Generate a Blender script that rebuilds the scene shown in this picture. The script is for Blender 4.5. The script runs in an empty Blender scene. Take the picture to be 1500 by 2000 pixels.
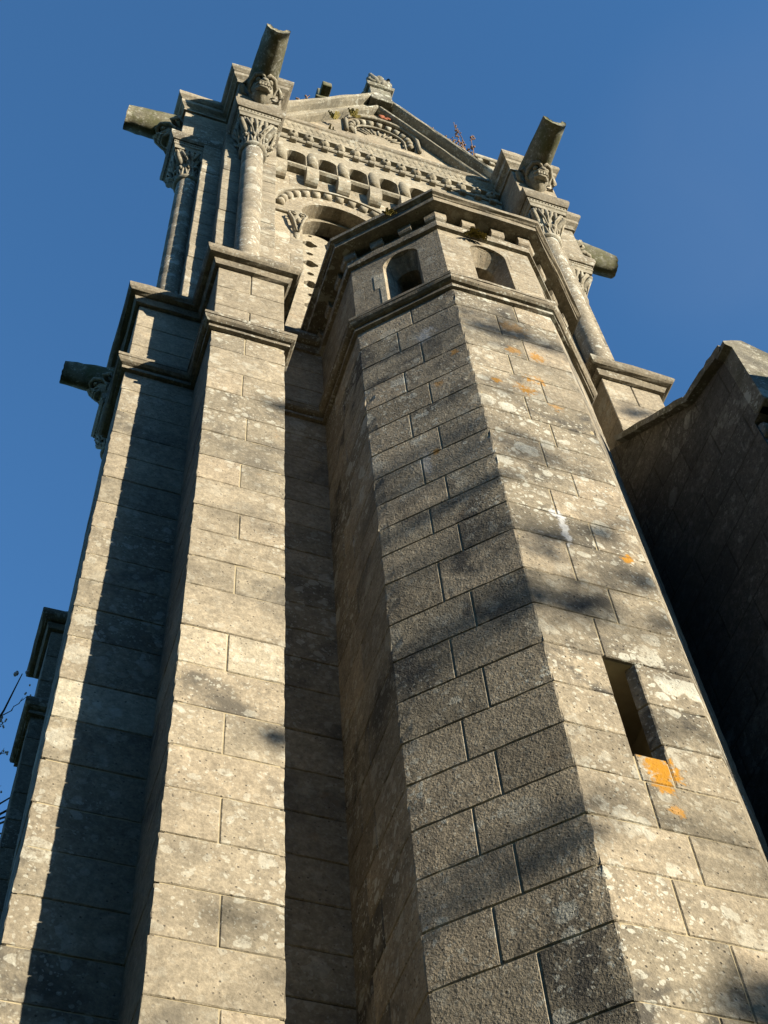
import bpy, math, random
from mathutils import Vector, Matrix
from mathutils.geometry import tessellate_polygon
R = math.radians
S = 0.66                       # metres per building module (width of a buttress = 1 module)
GZ = -2.42                     # ground level in modules (the camera eye is the origin)
sc = bpy.context.scene
COL = sc.collection
rnd = random.Random(7)

# ------------------------------------------------------------------ camera
F_PX, YAW, PITCH, ROLL = 2873.8, R(24.205), R(59.045), R(-6.484)
cam = bpy.data.cameras.new('camera')
camo = bpy.data.objects.new('camera', cam)
COL.objects.link(camo)
fw = Vector((math.sin(YAW)*math.cos(PITCH), math.cos(YAW)*math.cos(PITCH), math.sin(PITCH)))
r0 = Vector((math.cos(YAW), -math.sin(YAW), 0)); u0 = r0.cross(fw)
rt = r0*math.cos(ROLL) + u0*math.sin(ROLL); up = -r0*math.sin(ROLL) + u0*math.cos(ROLL)
camo.matrix_world = Matrix(((rt.x, up.x, -fw.x, 0), (rt.y, up.y, -fw.y, 0), (rt.z, up.z, -fw.z, 0), (0, 0, 0, 1)))
cam.sensor_fit = 'VERTICAL'
cam.sensor_height = 36.0
cam.lens = F_PX/2000*36.0
cam.clip_start = 0.1
cam.clip_end = 3000
sc.camera = camo

# ------------------------------------------------------------------ sky and sun
SUN_AZ, SUN_EL = R(37.6), R(12.4)          # azimuth to the right of the facade normal
SUNV = Vector((math.sin(SUN_AZ)*math.cos(SUN_EL), -math.cos(SUN_AZ)*math.cos(SUN_EL), math.sin(SUN_EL)))
w = bpy.data.worlds.new('World'); sc.world = w; w.use_nodes = True
nt = w.node_tree
for n in list(nt.nodes): nt.nodes.remove(n)
out = nt.nodes.new('ShaderNodeOutputWorld'); bg = nt.nodes.new('ShaderNodeBackground')
sky = nt.nodes.new('ShaderNodeTexSky'); sky.sky_type = 'NISHITA'; sky.sun_disc = False
sky.sun_elevation = SUN_EL
sky.sun_rotation = math.atan2(SUNV.x, SUNV.y)
sky.altitude = 200; sky.air_density = 1.0; sky.dust_density = 0.0; sky.ozone_density = 4.0
bg.inputs[1].default_value = 0.088
tint = nt.nodes.new('ShaderNodeMix'); tint.data_type = 'RGBA'; tint.blend_type = 'MULTIPLY'; tint.inputs[0].default_value = 1
nt.links.new(sky.outputs[0], tint.inputs[6]); tint.inputs[7].default_value = (0.82, 1.12, 1.21, 1)
# a faint wisp of high cloud
tcw = nt.nodes.new('ShaderNodeTexCoord'); dotw = nt.nodes.new('ShaderNodeVectorMath'); dotw.operation = 'DOT_PRODUCT'
nt.links.new(tcw.outputs['Generated'], dotw.inputs[0])
wd_ = (rt*(760/F_PX)+up*(640/F_PX)+fw).normalized(); dotw.inputs[1].default_value = wd_
mrw = nt.nodes.new('ShaderNodeMapRange'); mrw.interpolation_type = 'SMOOTHSTEP'; mrw.inputs['From Min'].default_value = 0.990; mrw.inputs['From Max'].default_value = 1.0
nt.links.new(dotw.outputs['Value'], mrw.inputs['Value'])
nzw = nt.nodes.new('ShaderNodeTexNoise'); nzw.inputs['Scale'].default_value = 7; nzw.inputs['Detail'].default_value = 6; nzw.inputs['Distortion'].default_value = 0.8
nt.links.new(tcw.outputs['Generated'], nzw.inputs['Vector'])
mlw = nt.nodes.new('ShaderNodeMath'); mlw.operation = 'MULTIPLY'; nt.links.new(mrw.outputs[0], mlw.inputs[0]); nt.links.new(nzw.outputs['Fac'], mlw.inputs[1])
mlx = nt.nodes.new('ShaderNodeMath'); mlx.operation = 'MULTIPLY'; nt.links.new(mlw.outputs[0], mlx.inputs[0]); mlx.inputs[1].default_value = 0.06
cld = nt.nodes.new('ShaderNodeMix'); cld.data_type = 'RGBA'; nt.links.new(mlx.outputs[0], cld.inputs[0]); nt.links.new(tint.outputs[2], cld.inputs[6]); cld.inputs[7].default_value = (2.6, 2.8, 3.0, 1)
nt.links.new(cld.outputs[2], bg.inputs[0]); nt.links.new(bg.outputs[0], out.inputs[0])
sun = bpy.data.lights.new('sun', 'SUN'); sun.energy = 5.0; sun.angle = R(0.53); sun.color = (1.0, 0.885, 0.69)
suno = bpy.data.objects.new('sun', sun); COL.objects.link(suno)
suno.rotation_euler = SUNV.to_track_quat('Z', 'Y').to_euler()
suno.location = SUNV*60
sc.view_settings.view_transform = 'Standard'; sc.view_settings.look = 'None'
sc.view_settings.gamma = 1.0; sc.view_settings.exposure = 1.45
sc.view_settings.use_curve_mapping = False
sc.render.engine = 'CYCLES'
sc.cycles.max_bounces = 6; sc.cycles.diffuse_bounces = 3

# ------------------------------------------------------------------ materials
class NB:
    def __init__(self, name):
        self.m = bpy.data.materials.new(name); self.m.use_nodes = True
        self.t = self.m.node_tree
        for n in list(self.t.nodes): self.t.nodes.remove(n)
        self.out = self.n('ShaderNodeOutputMaterial')
        self.b = self.n('ShaderNodeBsdfPrincipled')
        self.b.inputs['Roughness'].default_value = 0.9
        self.b.inputs['Specular IOR Level'].default_value = 0.15
        self.l(self.b.outputs[0], self.out.inputs[0])
    def n(self, t): return self.t.nodes.new(t)
    def l(self, a, b): self.t.links.new(a, b)
    def math(self, op, a, b=None, c=None, clamp=False):
        n = self.n('ShaderNodeMath'); n.operation = op; n.use_clamp = clamp
        for i, v in enumerate((a, b, c)):
            if v is None: continue
            if isinstance(v, (int, float)): n.inputs[i].default_value = v
            else: self.l(v, n.inputs[i])
        return n.outputs[0]
    def noise(self, vec, scale, detail=4, rough=0.55, dist=0.0):
        n = self.n('ShaderNodeTexNoise'); n.inputs['Scale'].default_value = scale
        n.inputs['Detail'].default_value = detail; n.inputs['Roughness'].default_value = rough
        n.inputs['Distortion'].default_value = dist
        self.l(vec, n.inputs['Vector']); return n.outputs['Fac']
    def step(self, v, a, b):
        n = self.n('ShaderNodeMapRange'); n.interpolation_type = 'SMOOTHSTEP'
        self.l(v, n.inputs['Value']); n.inputs['From Min'].default_value = a; n.inputs['From Max'].default_value = b
        return n.outputs['Result']
    def mix(self, fac, a, b, mode='MIX'):
        n = self.n('ShaderNodeMix'); n.data_type = 'RGBA'; n.blend_type = mode
        if isinstance(fac, (int, float)): n.inputs[0].default_value = fac
        else: self.l(fac, n.inputs[0])
        for i, v in ((6, a), (7, b)):
            if isinstance(v, tuple): n.inputs[i].default_value = (*v, 1)
            else: self.l(v, n.inputs[i])
        return n.outputs[2]

def stone(name, cols, grain=1.0, lichen=1.0, dark=1.0, moss=0.0, bump=1.0, brick=None, orange=0.0, spots=(), streaks=(), tones=(0.42, 0.78)):
    k = NB(name)
    geo = k.n('ShaderNodeNewGeometry'); P = geo.outputs['Position']
    at = k.n('ShaderNodeAttribute'); at.attribute_name = 'blk'
    sep = k.n('ShaderNodeSeparateColor'); k.l(at.outputs['Color'], sep.inputs[0])
    A0, A1, A2 = sep.outputs
    big = k.noise(P, 0.9, 5, 0.6); med = k.noise(P, 6.0, 5, 0.6); fine = k.noise(P, 70, 3, 0.6)
    spk = k.noise(P, 26, 4, 0.7)
    c = k.mix(k.step(big, 0.35, 0.65), cols[0], cols[1])
    c = k.mix(k.step(A1, 0.45, 0.95), c, cols[2])
    # pinkish and grey-green blocks
    c = k.mix(k.math('MULTIPLY', k.step(A2, 0.05, 0.5), 0.35), c, (cols[0][0]*0.86, cols[0][1]*0.90, cols[0][2]*0.92))
    c = k.mix(k.math('MULTIPLY', k.step(A0, 0.55, 0.8), 0.18), c, (cols[1][0]*1.08, cols[1][1]*0.97, cols[1][2]*0.90))
    # block to block tone
    tone = k.math('MULTIPLY_ADD', A0, *tones)
    tone = k.math('MULTIPLY', tone, k.math('MULTIPLY_ADD', med, 0.5*grain, 1-0.25*grain))
    tone = k.math('MULTIPLY', tone, k.math('MULTIPLY_ADD', fine, 0.8*grain, 1-0.4*grain))
    tone = k.math('MULTIPLY', tone, k.math('MULTIPLY_ADD', spk, 0.9*grain, 1-0.45*grain))
    mot = k.noise(P, 13, 7, 0.75, 0.3)
    tone = k.math('MULTIPLY', tone, k.math('MULTIPLY_ADD', mot, 1.1*grain, 1-0.55*grain))
    comb = k.n('ShaderNodeCombineXYZ')
    for i in range(3): k.l(tone, comb.inputs[i])
    c = k.mix(1.0, c, comb.outputs[0], 'MULTIPLY')
    # grey weathering film and dark algae
    film = k.math('MULTIPLY', k.step(k.noise(P, 2.2, 6, 0.65, 0.4), 0.46, 0.66), k.math('MULTIPLY_ADD', A2, 0.9*dark, 0.12*dark), clamp=True)
    c = k.mix(film, c, (0.085, 0.078, 0.066))
    # pits
    vo = k.n('ShaderNodeTexVoronoi'); vo.inputs['Scale'].default_value = 30; k.l(P, vo.inputs['Vector'])
    vs = k.n('ShaderNodeSeparateColor'); k.l(vo.outputs['Color'], vs.inputs[0])
    pit = k.math('MULTIPLY', k.step(vo.outputs['Distance'], 0.26, 0.12), k.step(vs.outputs[0], 0.40, 0.46))
    pit = k.math('MULTIPLY', pit, k.step(spk, 0.42, 0.58))
    c = k.mix(k.math('MULTIPLY', pit, 0.8*grain), c, (0.05, 0.045, 0.04))
    # pale lichen discs, each with its own radius
    if lichen > 0:
        warp = k.n('ShaderNodeTexNoise'); warp.inputs['Scale'].default_value = 9; warp.inputs['Detail'].default_value = 3
        k.l(P, warp.inputs['Vector'])
        wv = k.n('ShaderNodeVectorMath'); wv.operation = 'SCALE'; wv.inputs['Scale'].default_value = 0.10
        k.l(warp.outputs['Color'], wv.inputs[0])
        pv = k.n('ShaderNodeVectorMath'); pv.operation = 'ADD'; k.l(P, pv.inputs[0]); k.l(wv.outputs[0], pv.inputs[1])
        zone = k.step(k.noise(P, 0.75, 3), 0.40, 0.62)
        for scale, rmax, thr, op in ((4.5, 0.46, 0.40, 0.75), (10.0, 0.44, 0.45, 0.8), (24.0, 0.46, 0.42, 0.85), (48.0, 0.47, 0.50, 0.85)):
            v = k.n('ShaderNodeTexVoronoi'); v.inputs['Scale'].default_value = scale; k.l(pv.outputs[0], v.inputs['Vector'])
            s = k.n('ShaderNodeSeparateColor'); k.l(v.outputs['Color'], s.inputs[0])
            rad = k.math('MULTIPLY', s.outputs[1], rmax)
            d = k.math('SUBTRACT', rad, v.outputs['Distance'])
            m = k.math('MULTIPLY', k.step(d, -0.02, 0.035), k.step(s.outputs[0], thr, thr+0.04))
            m = k.math('MULTIPLY', m, k.step(k.math('ADD', spk, med), 0.78, 1.0))
            m = k.math('MULTIPLY', m, k.math('MULTIPLY_ADD', zone, 0.75, 0.25))
            c = k.mix(k.math('MULTIPLY', m, op*lichen, clamp=True), c, (0.50, 0.495, 0.43))
    if moss > 0:
        mm = k.math('MULTIPLY', k.step(k.noise(P, 3.4, 6, 0.7), 0.44, 0.62), moss, clamp=True)
        c = k.mix(mm, c, (0.085, 0.085, 0.035))
        mm = k.math('MULTIPLY', k.step(k.noise(P, 9.0, 5, 0.7), 0.58, 0.70), moss*0.8, clamp=True)
        c = k.mix(mm, c, (0.36, 0.36, 0.29))
    def local(pt, rad, col, op, sx=(1, 1, 1)):
        vm = k.n('ShaderNodeVectorMath'); vm.operation = 'SUBTRACT'; k.l(P, vm.inputs[0]); vm.inputs[1].default_value = [q*S for q in pt]
        v2 = k.n('ShaderNodeVectorMath'); v2.operation = 'MULTIPLY'; k.l(vm.outputs[0], v2.inputs[0]); v2.inputs[1].default_value = sx
        ln = k.n('ShaderNodeVectorMath'); ln.operation = 'LENGTH'; k.l(v2.outputs[0], ln.inputs[0])
        wob = k.math('MULTIPLY_ADD', k.math('ADD', k.math('ADD', med, spk), mot), rad*S*2.0, -rad*S*3.05)
        d = k.math('ADD', ln.outputs['Value'], wob)
        return k.math('MULTIPLY', k.step(d, rad*S, rad*S*0.40), op)
    for pt, rad, op, hollow in spots:
        m = local(pt, rad, None, op)
        if hollow: m = k.math('SUBTRACT', m, local(pt, rad*0.5, None, op), clamp=True)
        c = k.mix(m, c, (0.40, 0.19, 0.016))
    for pt, rad, sx, op in streaks:
        c = k.mix(local(pt, rad, None, op, sx), c, (0.55, 0.56, 0.57))
    if orange > 0:
        om = k.math('MULTIPLY', k.step(k.noise(P, 4.3, 4, 0.6), 0.66, 0.72), orange)
        c = k.mix(om, c, (0.42, 0.20, 0.05))
    h = k.math('MULTIPLY_ADD', spk, 0.55, k.math('MULTIPLY', fine, 0.45))
    h = k.math('SUBTRACT', h, k.math('MULTIPLY', pit, 0.55))
    h = k.math('MULTIPLY_ADD', med, 0.5, h)
    if brick:
        hz, rh, bw = brick[:3]
        dot = k.n('ShaderNodeVectorMath'); dot.operation = 'DOT_PRODUCT'; k.l(P, dot.inputs[0]); dot.inputs[1].default_value = hz
        sx = k.n('ShaderNodeSeparateXYZ'); k.l(P, sx.inputs[0])
        cb = k.n('ShaderNodeCombineXYZ'); k.l(dot.outputs['Value'], cb.inputs[0]); k.l(sx.outputs[2], cb.inputs[1])
        br = k.n('ShaderNodeTexBrick'); br.inputs['Scale'].default_value = 1.0
        br.inputs['Row Height'].default_value = rh*S; br.inputs['Brick Width'].default_value = bw*S
        br.inputs['Mortar Size'].default_value = brick[3] if len(brick) > 3 else 0.0045; br.inputs['Mortar Smooth'].default_value = 0.4; br.inputs['Bias'].default_value = 0
        br.inputs['Color1'].default_value = (0.82, 0.82, 0.82, 1); br.inputs['Color2'].default_value = (1.08, 1.06, 1.03, 1)
        br.inputs['Mortar'].default_value = (0.6, 0.58, 0.54, 1)
        k.l(cb.outputs[0], br.inputs['Vector'])
        c = k.mix(1.0, c, br.outputs['Color'], 'MULTIPLY')
        h = k.math('SUBTRACT', h, k.math('MULTIPLY', br.outputs['Fac'], 0.9))
    bn = k.n('ShaderNodeBump'); bn.inputs['Strength'].default_value = 0.55*bump; bn.inputs['Distance'].default_value = 0.012
    k.l(h, bn.inputs['Height']); k.l(bn.outputs[0], k.b.inputs['Normal'])
    c = k.mix(1.0, c, (0.745, 0.755, 0.765), 'MULTIPLY')
    k.l(c, k.b.inputs['Base Color'])
    return k.m

def plain(name, col, var=0.25, scale=8, rough=0.85):
    k = NB(name); geo = k.n('ShaderNodeNewGeometry')
    f = k.noise(geo.outputs['Position'], scale, 4)
    c = k.mix(f, tuple(q*(1-var) for q in col), tuple(q*(1+var) for q in col))
    k.l(c, k.b.inputs['Base Color']); k.b.inputs['Roughness'].default_value = rough
    return k.m

ax, ay, bx, by, cx = 1.331, 7.756, .390, 8.671, 7.333
tx, tc, ty, tw = 3.178, .976, 6.285, 1.383
BASE = ((0.252, 0.216, 0.160), (0.318, 0.272, 0.200), (0.43, 0.39, 0.30))
sp = [((4.88, ty, 8.62), .17, .97, 0), ((4.93, ty, 8.58), .14, .97, 0), ((4.88, ty, 8.42), .11, .9, 0), ((4.93, ty, 8.14), .07, .7, 0),
      ((4.80, ty, 16.30), .11, .55, 0), ((5.06, ty, 16.28), .13, .7, 0), ((4.98, ty, 15.55), .15, .85, 1), ((4.80, ty, 15.2), .14, .85, 0),
      ((4.9, ty, 17.0), .20, .3, 0), ((4.42, ty, 15.25), .07, .8, 0), ((5.14, ty, 14.95), .10, .5, 0), ((5.33, ty, 11.8), .09, .9, 0), ((4.02, 6.42, 16.0), .07, .6, 0),
      ((3.72, 6.72, 13.9), .06, .7, 0), ((3.86, 6.58, 15.4), .08, .5, 0)]
st = [((4.685, ty, 12.36), .07, (1, 1, .7), .95), ((4.712, ty, 12.10), .085, (1.5, 1.2, .26), .85),
      ((3.80, 6.64, 16.85), .13, (1, 1, .7), .55), ((3.62, 6.82, 13.75), .08, (1, 1, .35), .4)]
M_ASH = stone('ashlar_stone', BASE, lichen=0.6, orange=0.10)
M_TUR = stone('turret_stone', BASE, lichen=1.0, orange=0.05, spots=sp, streaks=st, bump=1.8, dark=1.4, tones=(0.62, 0.66))
M_TUP = stone('turret_upper_stone', BASE, lichen=0.45, brick=((1, -1, 0), 0.62, 1.1), bump=1.1)
M_FAC = stone('facade_stone', BASE, lichen=0.7, dark=0.6, brick=((1, 0, 0), 0.52, 0.9), orange=0.08, bump=0.8)
M_SIDE = stone('side_wall_stone', BASE, lichen=0.5, dark=1.0, brick=((1, 1, 0), 0.53, 1.0))
M_CARV = stone('carved_stone', ((0.255, 0.225, 0.168), (0.325, 0.283, 0.21), (0.41, 0.375, 0.295)), lichen=0.6, dark=0.8, orange=0.12, bump=0.7)
M_MOUL = stone('moulding_stone', ((0.20, 0.17, 0.125), (0.265, 0.225, 0.165), (0.34, 0.305, 0.245)), lichen=0.8, dark=1.3, orange=0.15, bump=0.8)
M_GARG = stone('mossy_stone', ((0.13, 0.12, 0.08), (0.20, 0.18, 0.125), (0.24, 0.23, 0.185)), lichen=0.5, dark=1.0, moss=0.85, bump=1.2)
M_COLM = stone('column_stone', BASE, lichen=1.5, dark=0.9, bump=1.1)
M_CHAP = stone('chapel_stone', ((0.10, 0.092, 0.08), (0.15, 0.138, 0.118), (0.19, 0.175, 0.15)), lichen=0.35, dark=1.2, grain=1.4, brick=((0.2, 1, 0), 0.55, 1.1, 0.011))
M_COPE = stone('coping_stone', ((0.18, 0.165, 0.13), (0.26, 0.235, 0.185), (0.32, 0.30, 0.25)), lichen=1.2, dark=1.0, moss=0.35, bump=1.2)
M_GCOP = stone('gable_coping_stone', ((0.23, 0.205, 0.155), (0.31, 0.27, 0.20), (0.38, 0.35, 0.28)), lichen=1.1, dark=0.7, bump=1.0)
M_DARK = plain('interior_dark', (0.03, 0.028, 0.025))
M_MORT = plain('mortar', (0.27, 0.23, 0.15), 0.45, 9)
M_SLATE = plain('slate', (0.10, 0.105, 0.11), 0.3, 5)
M_BARK = plain('bark', (0.085, 0.070, 0.055), 0.4, 12)
M_LEAF = plain('foliage', (0.065, 0.085, 0.025), 0.5, 3)
M_BUD = plain('pale_buds', (0.42, 0.36, 0.33), 0.3, 6)
M_DRY = plain('dry_stems', (0.16, 0.10, 0.065), 0.4, 9)
M_FERN = plain('fern', (0.16, 0.13, 0.035), 0.6, 30)
M_GRASS = plain('grass', (0.055, 0.075, 0.025), 0.4, 1.3)

# ------------------------------------------------------------------ mesh builder (module units in, metres out)
class MB:
    def __init__(s): s.v = []; s.f = []; s.c = []; s.sm = []
    def add(s, vs, fs, col=(0.5, 0.3, 0.3), smooth=False):
        o = len(s.v); s.v += [tuple(q) for q in vs]
        for f in fs: s.f.append([i+o for i in f]); s.c.append(col); s.sm.append(smooth)
    def box(s, x0, x1, y0, y1, z0, z1, col=(0.5, 0.3, 0.3), b=0.0):
        s.block([(x0, y0), (x1, y0), (x1, y1), (x0, y1)], z0, z1, b=b, seg=9, jit=0, col=col, rings=0)
    def block(s, poly, z0, z1, b=.010, seg=.11, jit=.0052, col=None, rings=4, cham=None, arr=None):
        """a dressed stone: footprint polygon (counter-clockwise) with chamfered, slightly worn edges"""
        if col is None: col = (rnd.uniform(.2, .8), rnd.uniform(0, .5), rnd.random()**2)
        n = len(poly); P = [Vector((p[0], p[1])) for p in poly]
        pts = []; cor = []; fl = []
        for i in range(n):
            a, q, c2 = P[i-1], P[i], P[(i+1) % n]
            d1 = (a-q); d2 = (c2-q)
            if b > 0 and (cham is None or cham[i]) and d1.length > 3*b and d2.length > 3*b:
                pts += [q+d1.normalized()*b, q+d2.normalized()*b]; cor += [1, 1] if (arr and arr[i]) else [0, 0]
            else: pts.append(q); cor.append(0)
        out = []
        for i in range(len(pts)):
            a, q = pts[i], pts[(i+1) % len(pts)]
            m = max(1, int((q-a).length/seg))
            for j in range(m): out.append(a.lerp(q, j/m)); fl.append(cor[i] if j == 0 else 0)
        N = len(out)
        nor = []
        for i in range(N):
            d = out[(i+1) % N]-out[i-1]
            nn = Vector((d.y, -d.x)); nor.append(nn.normalized() if nn.length > 1e-9 else Vector((0, 0)))
        zs = [(z0, b), (z0+b, 0)] + [(z0+b+(z1-z0-2*b)*(k+1)/(rings+1), 0) for k in range(rings)] + [(z1-b, 0), (z1, b)]
        if b == 0: zs = [(z0, 0), (z1, 0)]
        vs = []
        for zi, (z, ins) in enumerate(zs):
            for i in range(N):
                edge = 1.0 if fl[i] else (.25 if zi in (0, 1, len(zs)-2, len(zs)-1) else 0)
                j = -abs(rnd.gauss(0, jit))*edge if jit and edge else 0
                if jit and edge == 1 and rnd.random() < .09: j -= rnd.uniform(.003, .009)
                elif jit and edge and rnd.random() < .05: j -= rnd.uniform(.002, .007)
                q = out[i] - nor[i]*(ins - j)
                zz = z + (rnd.gauss(0, jit*.5) if jit and 0 < zi < len(zs)-1 else 0)
                vs.append((q.x, q.y, zz))
        fs = []
        for k in range(len(zs)-1):
            for i in range(N):
                a = k*N+i; c3 = k*N+(i+1) % N
                fs.append([a, c3, c3+N, a+N])
        fs.append(list(range(N-1, -1, -1))); fs.append([(len(zs)-1)*N+i for i in range(N)])
        s.add(vs, fs, col)
    def mould(s, path, prof, col=(0.5, 0.2, 0.35), closed=False, smooth=False, caps=True, jit=0.0):
        """profile (outward offset, z) swept along a plan polyline with mitred corners; outward = right of travel"""
        P = [Vector(p) for p in path]; n = len(P); mit = []
        for i in range(n):
            ds = []
            if i > 0 or closed: ds.append((P[i]-P[i-1]).normalized())
            if i < n-1 or closed: ds.append((P[(i+1) % n]-P[i]).normalized())
            ns = [Vector((d.y, -d.x)) for d in ds]
            if len(ns) == 1: mit.append(ns[0])
            else:
                m = (ns[0]+ns[1]); mit.append(m/(1+ns[0].dot(ns[1])))
        # subdivide long runs so that wear can show
        pts = []
        for i in range(n-1 if not closed else n):
            j = (i+1) % n
            m = max(1, int((P[j]-P[i]).length/.22)) if jit else 1
            for q in range(m): pts.append((P[i].lerp(P[j], q/m), mit[i].lerp(mit[j], q/m)))
        if not closed: pts.append((P[-1], mit[-1]))
        k = len(prof); vs = []
        for p, m in pts:
            for d, z in prof:
                dd = d + (rnd.gauss(0, jit) if jit else 0)
                q = p+m*dd; vs.append((q.x, q.y, z + (rnd.gauss(0, jit) if jit else 0)))
        N = len(pts); fs = []
        for i in range(N if closed else N-1):
            a = i*k; b2 = ((i+1) % N)*k
            for j in range(k-1): fs.append([a+j, b2+j, b2+j+1, a+j+1])
        if caps and not closed:
            fs.append(list(range(k))); fs.append([(N-1)*k+j for j in range(k-1, -1, -1)])
        s.add(vs, fs, col, smooth)
    def lathe(s, c, prof, seg=24, col=(0.5, 0.3, 0.3), smooth=True, a0=0, a1=math.tau):
        vs = []; full = abs(a1-a0-math.tau) < 1e-6; m = seg if full else seg+1
        for r_, z in prof:
            for i in range(m):
                a = a0+(a1-a0)*i/seg; vs.append((c[0]+r_*math.cos(a), c[1]+r_*math.sin(a), c[2]+z))
        fs = []
        for k in range(len(prof)-1):
            for i in range(seg):
                j = (i+1) % m; fs.append([k*m+i, k*m+j, (k+1)*m+j, (k+1)*m+i])
        s.add(vs, fs, col, smooth)
    def tube(s, pts, rads, seg=8, col=(0.5, 0.3, 0.3), caps=True):
        P = [Vector(p) for p in pts]; vs = []
        for i, p in enumerate(P):
            d = (P[min(i+1, len(P)-1)]-P[max(i-1, 0)]).normalized()
            a = d.cross(Vector((0, 0, 1)) if abs(d.z) < .95 else Vector((1, 0, 0))).normalized(); b2 = d.cross(a)
            r_ = rads[i] if isinstance(rads, (list, tuple)) else rads
            for j in range(seg):
                t = math.tau*j/seg; vs.append(p+a*(r_*math.cos(t))+b2*(r_*math.sin(t)))
        fs = []
        for i in range(len(P)-1):
            for j in range(seg):
                k2 = (j+1) % seg; fs.append([i*seg+j, i*seg+k2, (i+1)*seg+k2, (i+1)*seg+j])
        if caps: fs += [list(range(seg-1, -1, -1)), [(len(P)-1)*seg+j for j in range(seg)]]
        s.add(vs, fs, col, True)
    def ball(s, c, r_, sx=(1, 1, 1), seg=12, col=(0.5, 0.3, 0.3), fn=None):
        vs = []; H = seg//2+1
        for i in range(H+1):
            th = math.pi*i/H
            for j in range(seg):
                ph = math.tau*j/seg
                d = Vector((math.sin(th)*math.cos(ph), math.sin(th)*math.sin(ph), math.cos(th)))
                k2 = r_*(fn(d) if fn else 1)
                vs.append((c[0]+d.x*k2*sx[0], c[1]+d.y*k2*sx[1], c[2]+d.z*k2*sx[2]))
        fs = []
        for i in range(H):
            for j in range(seg):
                k2 = (j+1) % seg; fs.append([i*seg+j, (i+1)*seg+j, (i+1)*seg+k2, i*seg+k2])
        s.add(vs, fs, col, True)
    def plate(s, outline, holes, y0, y1, col=(0.5, 0.3, 0.3), back=True, place=None):
        """wall of thickness y0..y1 with an outline and holes given in the wall's own (x, z)"""
        pl = place or (lambda u, d, z: (u, d, z))
        loops = [outline]+list(holes)
        tri = tessellate_polygon([[Vector((p[0], p[1], 0)) for p in L] for L in loops])
        flat = [p for L in loops for p in L]; n = len(flat)
        vs = [pl(p[0], y0, p[1]) for p in flat] + [pl(p[0], y1, p[1]) for p in flat]
        fs = []
        for t in tri:
            a, b2, c2 = [flat[i] for i in t]
            ar = (b2[0]-a[0])*(c2[1]-a[1])-(b2[1]-a[1])*(c2[0]-a[0])
            t = list(t) if ar > 0 else list(t)[::-1]
            fs.append(t)
            if back: fs.append([i+n for i in t[::-1]])
        o = 0
        for L in loops:
            m = len(L)
            for i in range(m): fs.append([o+i, o+(i+1) % m, o+(i+1) % m+n, o+i+n])
            o += m
        s.add(vs, fs, col)
    def xf(s, fn): s.v = [tuple(fn(Vector(p))) for p in s.v]; return s
    def build(s, name, mat, parent=None, label=None, recalc=False):
        me = bpy.data.meshes.new(name)
        me.from_pydata([(p[0]*S, p[1]*S, p[2]*S) for p in s.v], [], s.f)
        me.materials.append(mat)
        at = me.attributes.new('blk', 'FLOAT_COLOR', 'FACE')
        flat = []
        for c in s.c: flat += [c[0], c[1], c[2], 1.0]
        at.data.foreach_set('color', flat)
        me.polygons.foreach_set('use_smooth', s.sm)
        me.update()
        if recalc:
            import bmesh
            bm = bmesh.new(); bm.from_mesh(me); bmesh.ops.recalc_face_normals(bm, faces=bm.faces); bm.to_mesh(me); bm.free()
        o = bpy.data.objects.new(name, me); COL.objects.link(o)
        if parent is not None:
            o.parent = parent
            if 'origin' in parent: o.location = -Vector(parent['origin'])
        if label: o['label'] = label
        return o

def thing(name, label, cat, base, group=None):
    o = bpy.data.objects.new(name, None); COL.objects.link(o)
    o.location = Vector(base)*S; o['label'] = label; o['category'] = cat
    o['origin'] = list(o.location)
    if group: o['group'] = group
    return o
def tag(o, label, cat, group=None):
    o['label'] = label; o['category'] = cat
    if group: o['group'] = group
    return o
def arch(cx_, r_, zs, z0, n=14):
    return [(cx_-r_, z0), (cx_+r_, z0)] + [(cx_+r_*math.cos(math.pi*i/n), zs+r_*math.sin(math.pi*i/n)) for i in range(n+1)]

# ------------------------------------------------------------------ ground
g = MB()
g.add([(-1500, -1500, GZ), (1500, -1500, GZ), (1500, 1500, GZ), (-1500, 1500, GZ)], [[0, 1, 2, 3]])
go = g.build('ground', M_GRASS); go['kind'] = 'structure'

# ------------------------------------------------------------------ the bell tower
CZ = [17.82, 17.31, 16.70, 16.11, 15.56, 15.01, 14.43, 13.90, 13.34, 12.85, 12.35, 11.84, 11.16, 10.59, 10.01, 9.46, 8.94, 8.42, 7.90, 7.39, 6.86, 6.2]
while CZ[-1] > GZ: CZ.append(CZ[-1]-.58)
TOW = thing('bell_tower', 'tall pale stone bell tower with stepped corner buttresses, gable and octagonal stair turret', 'church tower', (4.832, 12.17, GZ))
X0, X1 = ax, cx+1
Y0, Y1 = by, by+7

body = MB()
body.box(X0+.03, X1-.03, by+.03, Y1, GZ, 20.1)
for a, b2 in ((X0, X0+.6), (X1-.6, X1)): body.box(a+.004, b2-.004, by+.6, Y1, 20.1, 31.0)
body.box(X0+.6, X1-.6, Y1-.6, Y1-.004, 20.1, 31.0)
body.box(X0+.5, X1-.5, by+.55, Y1-.5, 30.4, 30.9)
body.build('side_wall', M_SIDE, TOW)

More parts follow.
